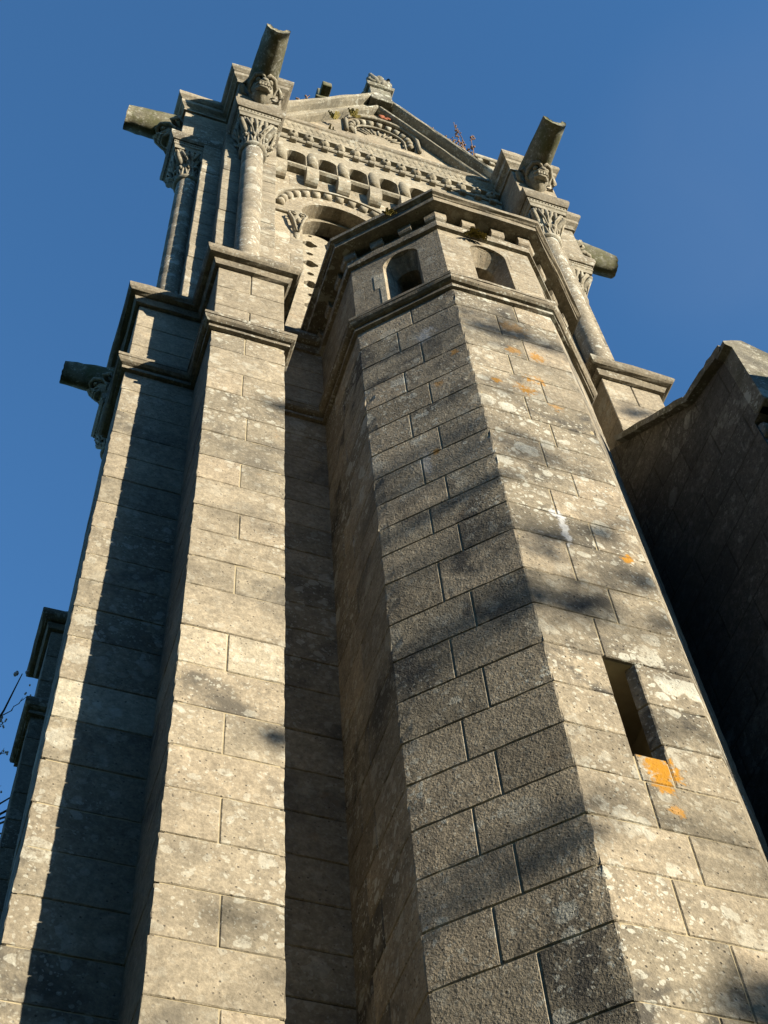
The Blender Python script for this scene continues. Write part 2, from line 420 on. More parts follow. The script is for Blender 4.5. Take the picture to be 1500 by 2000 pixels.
low = MB()
for i in range(len(CZ)-1):
    if CZ[i] < 4: break
    cut = 2.72 if i % 2 else 3.05
    for a, b2 in ((2.2, 3.6),):
        low.block([(a+.006, by-rnd.uniform(0, .006)), (b2-.006, by-rnd.uniform(0, .006)), (b2-.006, by+.2), (a+.006, by+.2)], CZ[i+1]+.004, CZ[i]-.004)
for z0, z1 in ((18.2, 18.8), (18.8, 19.42), (19.42, 20.06)):
    low.block([(2.2, by+.01), (3.6, by+.01), (3.6, by+.2), (2.2, by+.2)], z0+.006, z1-.006)
low.build('front_wall', M_ASH, TOW)
P_M1 = [(0, 17.80), (.05, 17.81), (.05, 17.875), (.02, 17.885), (.03, 17.91), (.075, 17.92), (.11, 17.95), (.125, 17.99), (.125, 18.01), (.118, 18.014), (.133, 18.02), (.133, 18.085), (.02, 18.25), (-.05, 18.27)]
P_M2 = [(0, 20.03), (.045, 20.04), (.085, 20.15), (.082, 20.162), (.05, 20.17), (.055, 20.18), (.11, 20.175), (.155, 20.19), (.188, 20.225), (.206, 20.275), (.206, 20.33), (.188, 20.385), (.15, 20.425), (.10, 20.44), (-.30, 20.62), (-.35, 20.62)]
m = MB(); m.mould([(2.2, by), (7.4, by)], P_M1, jit=.003); m.build('string_course', M_MOUL, TOW)
m = MB(); m.mould([(2.2, by+.02), (7.4, by+.02)], P_M2, jit=.003); m.build('sill_course', M_MOUL, TOW)

# ---- corner buttresses: local frame, u along the face, outward = -Y, wall plane at y = 0
D = by-ay
def capital(mb, yc):
    """leafy square capital on a round shaft (axis at 0, yc), from z 27.15 up to the abacus at 28.15"""
    z0, z1 = 27.20, 28.16; n = 32; vs = []; K = 9
    def bell(t, a):
        r_ = .215 + .05*t + .10*t**3
        sq = 1/max(abs(math.cos(a)), abs(math.sin(a)))
        return r_*(1-(t**2)) + r_*(t**2)*(1+(sq-1)*.75)*1.0
    for k in range(K+1):
        t = k/K
        for i in range(n):
            a = math.tau*i/n; r_ = bell(t, a); vs.append((r_*math.cos(a), yc+r_*math.sin(a), z0+(z1-z0)*t))
    mb.add(vs, [[k*n+i, k*n+(i+1) % n, (k+1)*n+(i+1) % n, (k+1)*n+i] for k in range(K) for i in range(n)], (.5, .4, .2), True)
    mb.lathe((0, yc, 27.12), [(.21, -.02), (.25, .0), (.268, .04), (.25, .08), (.22, .10)], 28)
    for i in range(12):                          # crossing stems that fan out into leaves under the abacus
        a = math.tau*(i+.5)/12
        for e in (-1, 1):
            pts = []; rads = []
            for t in range(7):
                q = t/6; aa = a+e*q*.42; rr = bell(q*.96, aa)+.006+.03*q**3
                pts.append((rr*math.cos(aa), yc+rr*math.sin(aa), 27.22+.86*q)); rads.append(.018+.022*q)
            mb.tube(pts, rads, 6)
        rr = bell(.42, a)+.02
        mb.ball((rr*math.cos(a), yc+rr*math.sin(a), 27.60), .05, (1, 1, 1.3), 8)
    for sx_, sy_ in ((1, -1), (-1, -1), (1, 1), (-1, 1)):       # corner volutes
        c = Vector((sx_*.265, yc+sy_*.265, 28.00))
        d = Vector((sx_, sy_, 0)).normalized()
        pts = []; rads = []
        for t in range(15):
            q = t/14; ang = -1.2+q*8.2; rr = .115*(1-q*.78)
            pts.append(c+d*(rr*math.cos(ang))+Vector((0, 0, rr*math.sin(ang)))); rads.append(.05-.02*q)
        mb.tube([c+d*-.22+Vector((0, 0, -.40)), c+d*-.06+Vector((0, 0, -.22))]+pts, [.04, .06]+[r_*1.15 for r_ in rads], 8); mb.ball(c+d*.02, .075, seg=8)
    for sx_, sy_ in ((0, -1), (1, 0), (-1, 0)):
        mb.ball((sx_*.33, yc+sy_*.33, 28.06), .055, seg=8)
        for e in (-1, 1):
            mb.tube([(sx_*.27+e*sy_*.05, yc+sy_*.27+e*sx_*.05, 27.5), (sx_*.33+e*sy_*.12, yc+sy_*.33+e*sx_*.12, 27.8), (sx_*.38+e*sy_*.24, yc+sy_*.38+e*sx_*.24, 28.02)], [.018, .022, .03], 6)

def head(mb, yb, zc):
    """grotesque face carved under the spout, looking outward and down"""
    c0 = len(mb.v)
    def fn(d): return 1 + .30*max(0, -d.z)**2*max(0, 1-abs(d.x)*1.3)
    mb.ball((0, yb-.06, zc), .27, (.92, 1.0, 1.15), 20, fn=fn)
    mb.ball((0, yb-.27, zc-.06), .15, (1.0, .95, .75), 14)                 # muzzle
    mb.ball((0, yb-.40, zc+.05), .06, (1.3, .9, .9), 8)                    # nose
    for e in (-1, 1):
        mb.ball((e*.12, yb-.27, zc+.15), .06, seg=10)                      # eye
        mb.tube([(e*.01, yb-.36, zc+.14), (e*.08, yb-.36, zc+.25), (e*.19, yb-.29, zc+.25), (e*.26, yb-.18, zc+.12), (e*.25, yb-.12, zc-.06), (e*.18, yb-.16, zc-.16)], [.035, .05, .055, .05, .04, .02], 8)
        mb.tube([(e*.22, yb-.02, zc+.10), (e*.33, yb-.08, zc+.24), (e*.41, yb-.02, zc+.12), (e*.36, yb+.0, zc-.06), (e*.27, yb+.0, zc-.10)], [.05, .065, .065, .05, .03], 8)   # ear
        for t in (.03, .085): mb.box(e*t-.02, e*t+.02, yb-.42, yb-.36, zc-.10, zc-.03)
    mb.tube([(-.15, yb-.30, zc-.04), (-.08, yb-.40, zc-.01), (.08, yb-.40, zc-.01), (.15, yb-.30, zc-.04)], .03, 7)
    mb.tube([(-.14, yb-.28, zc-.13), (-.06, yb-.38, zc-.13), (.06, yb-.38, zc-.13), (.14, yb-.28, zc-.13)], .035, 7)
    ca, sa = math.cos(R(28)), math.sin(R(28))
    for i in range(c0, len(mb.v)):
        x, y, z = mb.v[i]; y -= yb; z -= zc
        mb.v[i] = (x, yb+y*ca-z*sa, zc+z*ca+y*sa)

def spout(mb, d0, d1, w0, w1, zt0, zt1, deep, droop):
    """half-round stone trough from depth d0 out to d1"""
    n = 14; K = 9; vs = []
    ring = []
    for i in range(n+1):
        a = math.pi*i/n; ring.append((-math.cos(a), -math.sin(a)))
    inner = [(.62*x_, .50*z_) for x_, z_ in reversed(ring)]
    prof = ring+inner
    for k in range(K+1):
        t = k/K; d = d0+(d1-d0)*t; w2 = w0+(w1-w0)*t; zt = zt0+(zt1-zt0)*t + droop*math.sin(t*math.pi)
        dp = deep*(1-.28*t**2)
        for i, (x_, z_) in enumerate(prof):
            j = rnd.gauss(0, .004)
            vs.append((x_*w2/2+j, -d+(rnd.gauss(0, .005) if k == K else 0), zt+z_*dp+j))
    m2 = len(prof)
    fs = [[k*m2+i, (k+1)*m2+i, (k+1)*m2+(i+1) % m2, k*m2+(i+1) % m2] for k in range(K) for i in range(m2)]
    h = n+1
    for k in (0, K):
        for i in range(n):
            f = [k*m2+i, k*m2+i+1, k*m2+(m2-2-i), k*m2+(m2-1-i)]
            fs.append(f if k else f[::-1])
    mb.add(vs, fs, (.5, .3, .3), True)

def make_buttress(loc, rot, pale=(), shade=(0.2, .8), label=None, dep=D, reach=1.95, pale_tone=.66):
    """one clasping buttress; returns its shaft, which carries string course, cornice, column and gargoyle"""
    sh = MB()
    U = [(-.5, .1), (-.5, -dep), (.5, -dep), (.5, .1)]
    for i in range(len(CZ)-1):
        z1, z0 = CZ[i], CZ[i+1]
        col0 = lambda: (rnd.uniform(*shade), (pale_tone if i in pale else rnd.uniform(0, .5)), (0 if i in pale else rnd.random()**2))
        o1 = rnd.uniform(-.004, .004)
        if i % 2 == 0:
            j = rnd.uniform(-.03, .06)-.02
            sh.block([(-.5+o1, -dep+o1), (j-.004, -dep+o1), (j-.004, .1), (-.5+o1, .1)], z0+.0035, z1-.0035, col=col0(), arr=[1, 0, 0, 1])
            o2 = rnd.uniform(-.004, .004)
            sh.block([(j+.004, -dep+o2), (.5+o2, -dep+o2), (.5+o2, .1), (j+.004, .1)], z0+.0035, z1-.0035, col=col0(), arr=[0, 1, 1, 0])
        else:
            sh.block([(-.5+o1, -dep+o1), (.5-o1, -dep+o1), (.5-o1, .1), (-.5+o1, .1)], z0+.0035, z1-.0035, col=col0(), arr=[1, 1, 1, 1])
    for z0, z1 in ((18.16, 18.72), (18.72, 19.37), (19.37, 20.08)):          # stage between the two courses
        if abs(z0-18.72) > .1:
            sh.block([(-.49, -dep+.01), (-.006, -dep+.01), (-.006, .1), (-.49, .1)], z0+.0035, z1-.0035, col=(rnd.uniform(*shade), .3, .1))
            sh.block([(.006, -dep+.01), (.49, -dep+.01), (.49, .1), (.006, .1)], z0+.0035, z1-.0035, col=(rnd.uniform(*shade), .3, .1))
        else: sh.block([(-.49, -dep+.01), (.49, -dep+.01), (.49, .1), (-.49, .1)], z0+.0035, z1-.0035, col=(rnd.uniform(*shade), .3, .1))
    z = 20.3                                                                  # pier behind the column
    while z < 28.4:
        z2 = z+.545; o1 = rnd.uniform(-.005, .004)
        sh.block([(-.5-o1, -.335+o1), (.5+o1, -.335+o1), (.5+o1, .6), (-.5-o1, .6)], z+.005, z2-.005, col=(rnd.uniform(*shade), rnd.uniform(0, .5), rnd.random()**2*.7))
        z = z2
    o = sh.build('buttress', M_ASH, TOW, label)
    o.location = Vector((loc[0]*S, loc[1]*S, 0))-Vector(TOW['origin']); o.rotation_euler = (0, 0, rot)
    c = MB(); c.block([(-.489, -dep+.0115), (.489, -dep+.0115), (.489, .09), (-.489, .09)], GZ, 17.9, b=.035, seg=99, jit=0, rings=0, col=(.5, .3, .3)); c.box(-.47, .47, -dep+.03, .09, 17.9, 20.0); c.box(-.488, .488, -.32, .6, 20.0, 28.4); c.build('mortar_core', M_MORT, o)
    m = MB(); m.mould(U, P_M1, jit=.003); m.build('string_course', M_MOUL, o)
    m = MB(); m.mould(U, P_M2, jit=.004)
    m.add([(-.6, .1, 20.5), (-.6, -dep-.1, 20.42), (.6, -dep-.1, 20.42), (.6, .1, 20.5), (-.5, .1, 20.8), (-.5, -.3, 20.8), (.5, -.3, 20.8), (.5, .1, 20.8)],
          [[0, 1, 5, 4], [1, 2, 6, 5], [2, 3, 7, 6]], (.5, .2, .4))
    m.block([(-.27, -dep+.05), (.27, -dep+.05), (.27, -.30), (-.27, -.30)], 20.38, 20.68, b=.02, col=(.6, .3, .1))
    m.build('cornice', M_MOUL, o)
    yc = -.335-.15
    m = MB()
    prof = [(.27, 20.66), (.275, 20.72), (.245, 20.78), (.215, 20.81)]
    z = 20.82
    while z < 27.1:
        prof += [(.199, z), (.203, z+.012), (.203, min(z+.76, 27.1)), (.199, min(z+.77, 27.11))]; z += .78
    m.lathe((0, yc, 0), prof, 32)
    m.build('column', M_COLM, o)
    m = MB(); capital(m, yc)
    AB = [(-.42, .1), (-.42, -dep), (.42, -dep), (.42, .1)]
    m.mould([(-.42, -.3), (-.42, -dep), (.42, -dep), (.42, -.3)], [(-.06, 28.14), (-.035, 28.14), (-.02, 28.26), (-.03, 28.27), (0, 28.30), (.0, 28.5), (-.3, 28.5)])
    for q in range(12):                                                       # drilled ornament on the abacus
        for pl in range(3):
            t = -.37+.74*q/11
            ctr = ((t, -dep-.002), (-.42-.002, -.4-(t+.37)*.66), (.42+.002, -.4-(t+.37)*.66))[pl]
            m.ball((ctr[0], ctr[1], 28.40), .022, seg=6)
    m.build('capital', M_CARV, o)
    m = MB()
    SL = [(-.42, .5), (-.42, -dep+.0), (.42, -dep+.0), (.42, .5)]
    m.mould(SL, [(-.3, 28.49), (.03, 28.49), (.06, 28.55), (.082, 28.62), (.09, 28.70), (.09, 28.80), (.02, 28.92), (.02, 28.98), (-.03, 29.06), (-.03, 29.14), (-.06, 29.2), (-.06, 29.28), (-.3, 29.28)], jit=.004)
    m.build('abacus_slab', M_MOUL, o)
    m = MB()
    for z0, z1 in ((28.9, 29.75), (29.75, 30.72)):
        m.block([(-.455, -.82), (.455, -.82), (.455, .55), (-.455, .55)], z0, z1, col=(rnd.uniform(*shade), .3, .3))
    m.mould([(-.455, .5), (-.455, -.82), (.455, -.82), (.455, .5)],
            [(-.05, 30.40), (.04, 30.42), (.04, 30.50), (.01, 30.52), (.06, 30.60), (.13, 30.66), (.135, 30.80), (.10, 30.82), (.15, 30.86), (.20, 30.92), (.216, 31.0), (.216, 31.08), (-.3, 31.30)], jit=.004)
    m.box(-.4, .4, -.75, .6, 30.6, 31.25)
    m.build('top_block', M_ASH, o)
    m = MB(); spout(m, .70, reach, .62, .50, 30.52, 30.36, .62, .02)
    m.build('gargoyle', M_GARG, o)
    m = MB(); head(m, -.86, 29.86); m.build('carved_head', M_CARV, o)
    return o
make_buttress((ax+.5, by), 0, pale=(12,), reach=2.17)
make_buttress((ax-.018, by+.5), R(-90), pale=(12,), pale_tone=1.0, shade=(.15, .6))
make_buttress((cx+.5, by), 0, reach=2.14)
make_buttress((X1, by+.5), R(90))
make_buttress((ax-.018, by+6.5), R(-90), shade=(.1, .5))

# ---- stair turret
SQ = 2**.5
FP = [(tx, by+.15), (tx, ty+tc), (tx+tc, ty), (tx+tc+tw, ty), (tx+2*tc+tw, ty+tc), (tx+2*tc+tw, by+.15)]
OC = Vector((tx+tc+tw/2, by-.2))
def per(seg, f): return Vector(FP[seg]).lerp(Vector(FP[seg+1]), f)
tur = MB()
SLX0, SLX1 = (4.70-tx-tc)/tw, (5.0-tx-tc)/tw
for i in range(len(CZ)-1):
    z1, z0 = CZ[i], CZ[i+1]
    if z1 < GZ: break
    odd = i % 2
    f1 = (.585 if not odd else .39)+rnd.uniform(-.03, .03); f2 = (.60 if not odd else .40)+rnd.uniform(-.03, .03)
    cuts = [(0, .06), (0, .55 if odd else .35), (1, f1), (2, f2), (3, .5 if odd else .3), (4, .5), (4, .94)]
    slit = i in (14, 15, 16)
    pieces = []
    for a, b2 in zip(cuts[:-1], cuts[1:]): pieces.append((a, b2))
    if slit:
        pieces = [p for p in pieces if not (p[0][0] == 1 and p[1][0] == 2) and not (p[0][0] == 2)]
        pieces += [((1, f1), (2, SLX0)), ((2, SLX1), (3, .4))]
    for (s0, fa), (s1, fb) in pieces:
        pa = per(s0, fa); pb = per(s1, fb)
        da = (Vector(FP[s0+1])-Vector(FP[s0])).normalized(); db = (Vector(FP[s1+1])-Vector(FP[s1])).normalized()
        gp = .0045
        pa = pa+da*gp; pb = pb-db*gp
        na = Vector((da.y, -da.x)); nb = Vector((db.y, -db.x)); dp = .42
        poly = [pa] + [Vector(FP[j]) for j in range(s0+1, s1+1)] + [pb, pb-nb*dp, pa-na*dp]
        cham = [True]+[True]*(s1-s0)+[True, False, False]
        if slit and s0 == 2 and s1 == 3:
            poly = poly[:-1]+[Vector((5.30, ty+.42)), Vector((4.945, ty+.10))]; cham = cham[:-1]+[False, False]
        # darker, greyer stones on some blocks
        tur.block([(p.x, p.y) for p in poly], z0+.0035, z1-.0035, cham=cham, arr=[False]+[True]*(s1-s0)+[False]*8,
                  col=(rnd.uniform(.15, .85), rnd.uniform(0, .55), rnd.random()**1.6))
    if i == 16:
        a, b2 = per(2, SLX0), per(2, SLX1)
        tur.block([(a.x+.01, ty), (b2.x-.01, ty), (b2.x-.01, ty+.42), (a.x+.01, ty+.42)], z0+.005, 8.735, col=(.5, .3, .3))
TUR = tur.build('stair_turret', M_TUR, TOW, 'octagonal stair turret of large lichened blocks')
core = MB()
def off_poly(d):
    c = []
    for x, y in FP: c.append((x, y))
    cc = [(tx+d, by+.1), (tx+d, ty+tc+d*.414), (tx+tc+d*.414, ty+d), (tx+tc+tw-d*.414, ty+d), (tx+2*tc+tw-d, ty+tc+d*.414), (tx+2*tc+tw-d, by+.1)]
    return cc
for z0, z1, d in ((GZ, 8.735, .0115), (10.01, 18.0, .0115)):
    core.block(off_poly(d), z0, z1, b=.03, jit=0, seg=99, rings=0, col=(.5, .3, .3))
q_ = off_poly(.0125)
core.block([q_[0], q_[1], q_[2], (4.3, q_[2][1]), (4.3, q_[0][1])], 8.735, 10.01, b=0, jit=0, seg=99, rings=0)
core.block([(5.35, q_[0][1]), (5.35, q_[2][1]+.05), q_[3], q_[4], q_[5]], 8.735, 10.01, b=0, jit=0, seg=99, rings=0)
core.build('mortar_core', M_MORT, TUR)
TUR['origin'] = TOW['origin']
TUR.location = -Vector(TOW['origin'])
for ch in TUR.children: ch.location = (0, 0, 0)
def tpart(mb, name, mat, **k):
    o = mb.build(name, mat, None); o.parent = TUR; return o
TP = [FP[0]]+FP[1:5]+[FP[5]]
m = MB(); m.mould(TP, P_M1, jit=.003); tpart(m, 'string_course', M_MOUL)

# upper stage with its arched, splayed windows
up_ = MB()
def face_frame(seg):
    a, b2 = Vector(FP[seg]), Vector(FP[seg+1]); d = (b2-a).normalized(); n = Vector((d.y, -d.x))
    return a, d, n, (b2-a).length
for seg in range(5):
    a, d, n, L = face_frame(seg)
    pl = lambda u, dd, z, a=a, d=d, n=n: (a.x+d.x*u-n.x*dd, a.y+d.y*u-n.y*dd, z)
    outl = [(0, 18.05), (L, 18.05), (L, 20.3), (0, 20.3)]
    if seg in (1, 2, 3):
        uc = {1: L-.625, 2: 4.868-tx-tc, 3: L*.5}[seg]
        r_, zs, z0 = .272, 19.60, 18.26
        h = arch(uc, r_, zs, z0, 16)
        up_.plate(outl, [h], 0, .03, back=False, place=pl, col=(.5, .25, .15))
        # splayed reveal down to a narrow light
        h2 = arch(uc, .18, 19.46, 18.34, 16)
        n2 = len(h)
        vs = [pl(p[0], .028, p[1]) for p in h]+[pl(p[0], .24, p[1]) for p in h2]+[pl(p[0], .95, p[1]) for p in h2]
        for i in range(n2):
            for k2 in range(2):
                up_.add([vs[k2*n2+i], vs[k2*n2+(i+1) % n2], vs[(k2+1)*n2+(i+1) % n2], vs[(k2+1)*n2+i]], [[0, 1, 2, 3]], (.45+.35*(i % 3 == 0), .2, .1+.5*(i % 4 == 0)))
        if seg == 1:                          # jamb stones beside the window; sun-facing brightness put into their pale colour
            for (u0_, u1_, za, zb, pr) in ((uc-.43, uc-.274, 18.95, 19.42, .004), (uc-.35, uc-.274, 18.22, 18.94, .004)):
                vs = [pl(u0_, -pr, za), pl(u1_, -pr, za), pl(u1_, -pr, zb), pl(u0_, -pr, zb), pl(u0_, .05, za), pl(u0_, .05, zb), pl(u1_, .05, za), pl(u1_, .05, zb)]
                up_.add(vs, [[0, 1, 2, 3], [4, 0, 3, 5], [0, 4, 6, 1], [3, 2, 7, 5]], (1.25, 1.0, 0))
    else:
        up_.plate(outl, [], 0, .03, back=False, place=pl, col=(.4, .2, .3))
upo = tpart(up_, 'window_stage', M_TUP)
m = MB(); m.block(off_poly(1.0), 18.05, 20.3, b=0, jit=0, seg=99, rings=0); tpart(m, 'dark_core', M_DARK)  # near-black colour stands in for the unlit turret interior
# corbelled cornice
m = MB()
m.mould(TP, [(0, 20.04), (.055, 20.05), (.06, 20.23), (-.1, 20.235)], jit=.002)
m.mould(TP, [(.0, 20.2), (.012, 20.5), (-.1, 20.5)])
for seg in range(5):
    a, d, n, L = face_frame(seg)
    spans = [(-.03, .13), (L*.27, L*.27+.20), (L*.60, L*.60+.20), (L-.13, L+.03)] if seg in (1, 2, 3) else [(L*.12, L*.12+.2), (L*.42, L*.42+.2), (L*.72, L*.72+.2), (L-.13, L+.03)]
    for u0_, u1_ in spans:
        pr = [(0, 20.235), (.06, 20.238), (.09, 20.26), (.108, 20.30), (.112, 20.48), (0, 20.48)]
        k2 = len(pr); vs = []
        for u in (u0_, u1_):
            e = 0
            for dd, z in pr:
                uu = u
                if u < 0: uu = -dd*.414
                if u > L: uu = L+dd*.414
                vs.append((a.x+d.x*uu+n.x*dd, a.y+d.y*uu+n.y*dd, z))
        m.add(vs, [[j, k2+j, k2+j+1, j+1] for j in range(k2-1)]+[list(range(k2)), [2*k2-1-j for j in range(k2)]], (.62, .4, .05))
m.mould(TP, [(-.1, 20.47), (.265, 20.475), (.27, 20.60), (.285, 20.605), (.30, 20.62), (.34, 20.635), (.345, 20.72), (.30, 20.76), (-.6, 21.1)], jit=.003)
tpart(m, 'cornice', M_MOUL)
m = MB()
m.add([(p[0], p[1], 20.75) for p in TP]+[(OC.x, by+.1, 22.2)], [[i, i+1, 6] for i in range(5)]); tpart(m, 'turret_roof', M_COPE)

# ---- belfry front
FX0, FX1, FC = ax+1, cx, 4.832
fw_ = MB()
A1, A2 = 3.69, 2*FC-3.69
outl = [(FX0-.1, 20.2), (FX1+.1, 20.2), (FX1+.1, 30.9), (FX0-.1, 30.9)]
PITCHB = .65; piers = [2.47+PITCHB*i for i in range(8)]
nich = [arch((a+b2)/2, .19, 29.10, 28.62, 10) for a, b2 in zip(piers[:-1], piers[1:]) if (a+b2)/2 < FX1-.25]
fw_.plate(outl, [arch(A1, .76, 26.28, 21.0, 22), arch(A2, .76, 26.28, 21.0, 22)]+nich, by, by+.28, col=(.55, .3, .15))
fw_.plate(outl, [arch(A1, .69, 26.22, 20.9, 22), arch(A2, .69, 26.22, 20.9, 22)], by+.282, by+.56, col=(.45, .2, .4))
fw_.build('belfry_wall', M_FAC, TOW)
def quatre(cx_, cz_, r_=.095, o_=.085):
    pts = []
    for k2 in range(4):
        a0 = math.pi/2*k2
        for t in range(-3, 4):
            a = a0+t*.42; pts.append((cx_+o_*math.cos(a0)+r_*math.cos(a)*.8, cz_+o_*math.sin(a0)+r_*math.sin(a)*.8))
    return pts
def circ(cx_, cz_, r_, n=12): return [(cx_+r_*math.cos(math.tau*i/n), cz_+r_*math.sin(math.tau*i/n)) for i in range(n)]
for Ac in (A1, A2):
    for s_ in (-1, 1):
        xc = Ac+s_*.345
        hx = xc-.12 if s_ < 0 else xc+.12
        holes = [circ(hx+.02, 26.50, .045)]
        for q in range(4):
            holes.append(quatre(hx, 26.06-.985*q)); 
            if q < 4: holes.append(circ(hx, 25.57-.985*q, .07))
        p = MB(); p.plate(arch(xc, .325, 26.28, 21.2, 14), holes, by+.50, by+.62, col=(.7, .5, .05))
        p.build('pierced_panel', M_CARV, TOW)
    c = MB(); c.lathe((Ac, by+.5, 0), [(.09, 21.0), (.07, 21.2), (.065, 25.8), (.12, 26.1), (.13, 26.3)], 12); c.build('mullion', M_CARV, TOW)
# imposts and jamb capitals
for a, b2 in ((FX0, A1-.755), (A1+.755, A2-.755), (A2+.755, FX1)):
    m = MB(); m.box(a, b2, by-.05, by+.2, 25.88, 26.02, b=.012); m.build('impost_band', M_MOUL, TOW)
for xc in (A1-.87, A1+.87, A2-.87, A2+.87):
    m = MB()
    m.lathe((xc, by+.02, 0), [(.02, 24.72), (.06, 24.80), (.075, 25.1), (.09, 25.4), (.13, 25.7), (.155, 25.87)], 14, a0=math.pi, a1=math.tau)
    for e in (-1, 1):
        pts = []; rads = []
        for t in range(11):
            q = t/10; ang = -1.0+q*6.5; rr = .085*(1-q*.7)
            pts.append((xc+e*(.09+rr*math.cos(ang)), by-.10-.02*q, 25.70+rr*math.sin(ang)*1.4)); rads.append(.03-.012*q)
        m.tube([(xc+e*.02, by-.07, 24.95), (xc+e*.09, by-.12, 25.35)]+pts, [.02, .03]+rads, 6)
    m.ball((xc, by-.13, 25.3), .05, (1, 1, 1.5), 8)
    m.build('jamb_capital', M_CARV, TOW)
# hood of billets over each arch
for Ac in (A1, A2):
    m = MB()
    def ring(r0_, r1_, y0_, y1_, col):
        n = 26; pts = []
        for i in range(n+1):
            a = math.pi*i/n
            for rr, yy in ((r0_, y1_), (r0_, y0_), (r1_, y0_), (r1_, y1_)): pts.append((Ac+rr*math.cos(a), yy, 26.25+rr*math.sin(a)))
        m.add(pts, [[i*4+j, i*4+(j+1) % 4, (i+1)*4+(j+1) % 4, (i+1)*4+j] for i in range(n) for j in range(4)], col)
    ring(1.27, 1.34, by-.10, by+.05, (.6, .4, .1))
    for i in range(15):
        a = math.pi*(i+.5)/15; da = .062
        p0 = Vector((Ac+1.19*math.cos(a-da), by-.01, 26.25+1.19*math.sin(a-da))); p1 = Vector((Ac+1.19*math.cos(a+da), by-.01, 26.25+1.19*math.sin(a+da)))
        m.tube([p0, p1], .085, 10, (.65, .4, .05))
    m.build('arch_hood', M_CARV, TOW, recalc=True)
# Lombard band on consoles
PITCHB = .65; piers = [2.47+PITCHB*i for i in range(8)]
m = MB()
ol = [(FX0, 29.95), (FX0, 28.55)]
for i in range(len(piers)-1):
    xc = (piers[i]+piers[i+1])/2
    if xc+.2 > FX1: break
    ol += [(xc-.195, 28.55), (xc-.195, 29.10)] + [(xc-.195*math.cos(math.pi*t/8), 29.10+.195*math.sin(math.pi*t/8)) for t in range(1, 8)] + [(xc+.195, 29.10), (xc+.195, 28.55)]
ol += [(FX1, 28.55), (FX1, 29.95)]
ol = ol[::-1]
m.plate(ol, [], by-.17, by-.002, col=(.6, .35, .1))
m.build('arcade_band', M_CARV, TOW)
m = MB()
m.mould([(FX0, by), (FX1, by)], [(0, 28.40), (.12, 28.41), (.17, 28.45), (.17, 28.53), (.14, 28.556), (0, 28.56)]); m.build('arcade_ledge', M_CARV, TOW)
for x in piers:
    if x > FX1-.05: continue
    m = MB(); h = .125
    pr = [(0, 27.80), (.06, 27.80), (.11, 27.83), (.16, 27.89), (.19, 27.98), (.205, 28.10), (.21, 28.40), (0, 28.40)]
    k2 = len(pr); vs = [(x+e*h, by-d, z) for e in (-1, 1) for d, z in pr]
    m.add(vs, [[j, k2+j, k2+j+1, j+1] for j in range(k2-1)]+[list(range(k2)), [2*k2-1-j for j in range(k2)]], (.6, .4, .1))
    m.lathe((x, by-.12, 0), [(.0, 28.555), (.122, 28.56), (.125, 29.1), (.09, 29.35), (0, 29.4)], 14)
    m.build('console', M_CARV, TOW, recalc=True)
# knob frieze
m = MB()
m.mould([(FX0, by), (FX1, by)], [(0, 29.93), (.20, 29.94), (.22, 29.97), (.22, 30.02), (.15, 30.03), (.15, 30.40), (.24, 30.42), (.24, 30.55), (0, 30.55)])
m.build('frieze', M_CARV, TOW)
for i in range(14):
    x = 2.72+.338*i
    if x > FX1-.1: break
    m = MB()
    def pet(d, i=i): return 1+.22*math.cos(6*math.atan2(d.x, d.z)+i)*max(0, -d.y)
    m.ball((x, by-.20, 30.22), .115, (1, .8, 1.05), 18, fn=pet); m.ball((x, by-.29, 30.22), .035, seg=8)
    m.build('carved_knob', M_CARV, TOW)
    m = MB(); m.box(x-.075, x+.075, by-.27, by-.002, 29.80, 29.928, b=.02); m.build('small_corbel', M_CARV, TOW)
# band of scales under the gable string
m = MB()
m.mould([(FX0, by), (FX1, by)], [(0, 30.54), (.20, 30.55), (.30, 30.86), (0, 30.86)])
for row in range(2):
    for i in range(37):
        x = FX0+.07+.135*(i+.5*(row % 2)); z = 30.57+.125*row; d = .214+.042*row
        if x > FX1-.05: continue
        m.add([(x-.066, by-d-.022, z+.08), (x, by-d+.004, z), (x+.066, by-d-.022, z+.08), (x, by-d-.042, z+.15), (x, by-d-.028, z+.07)],
              [[0, 1, 4], [1, 2, 4], [2, 3, 4], [3, 0, 4]], (.5+.3*rnd.random(), .3, .3))
m.build('scale_band', M_CARV, TOW, recalc=False)
m = MB()
m.mould([(FX0-.1, by), (FX1+.1, by)], [(0, 30.85), (.29, 30.86), (.33, 30.90), (.345, 30.96), (.34, 31.02), (.30, 31.06), (.02, 31.12), (0, 31.12)], jit=.004)
m.build('gable_string', M_MOUL, TOW)

# ---- gable
GY = by-.06
gm = MB()
def rz(x, off): return 35.40-1.46*abs(x-FC)+off
LC = (4.86, 33.02)
tym = [(FX0-.1, 31.05), (FX1+.1, 31.05), (FX1+.1, 31.4), (FC, 35.0), (FX0-.1, 31.4)]
gm.plate(tym, [arch(LC[0], .80, LC[1], 32.30, 20)], GY, GY+.14, col=(.6, .3, .1))
nic = [arch(LC[0]+e*.42, .165, 32.62, 32.36, 8) for e in (-1, 0, 1)]
gm.plate([(LC[0]-.9, 32.2), (LC[0]+.9, 32.2), (LC[0]+.9, 34.0), (LC[0]-.9, 34.0)], nic, GY+.142, GY+.36, col=(.55, .3, .2))
gm.box(FX0, FX1, GY+.37, GY+.6, 31.0, 33.9)
GAB = gm.build('gable', M_FAC, TOW)
GAB['origin'] = TOW['origin']; GAB.location = -Vector(TOW['origin'])
def gpart(mb, name, mat, recalc=False):
    o = mb.build(name, mat, None, recalc=recalc); o.parent = GAB; return o
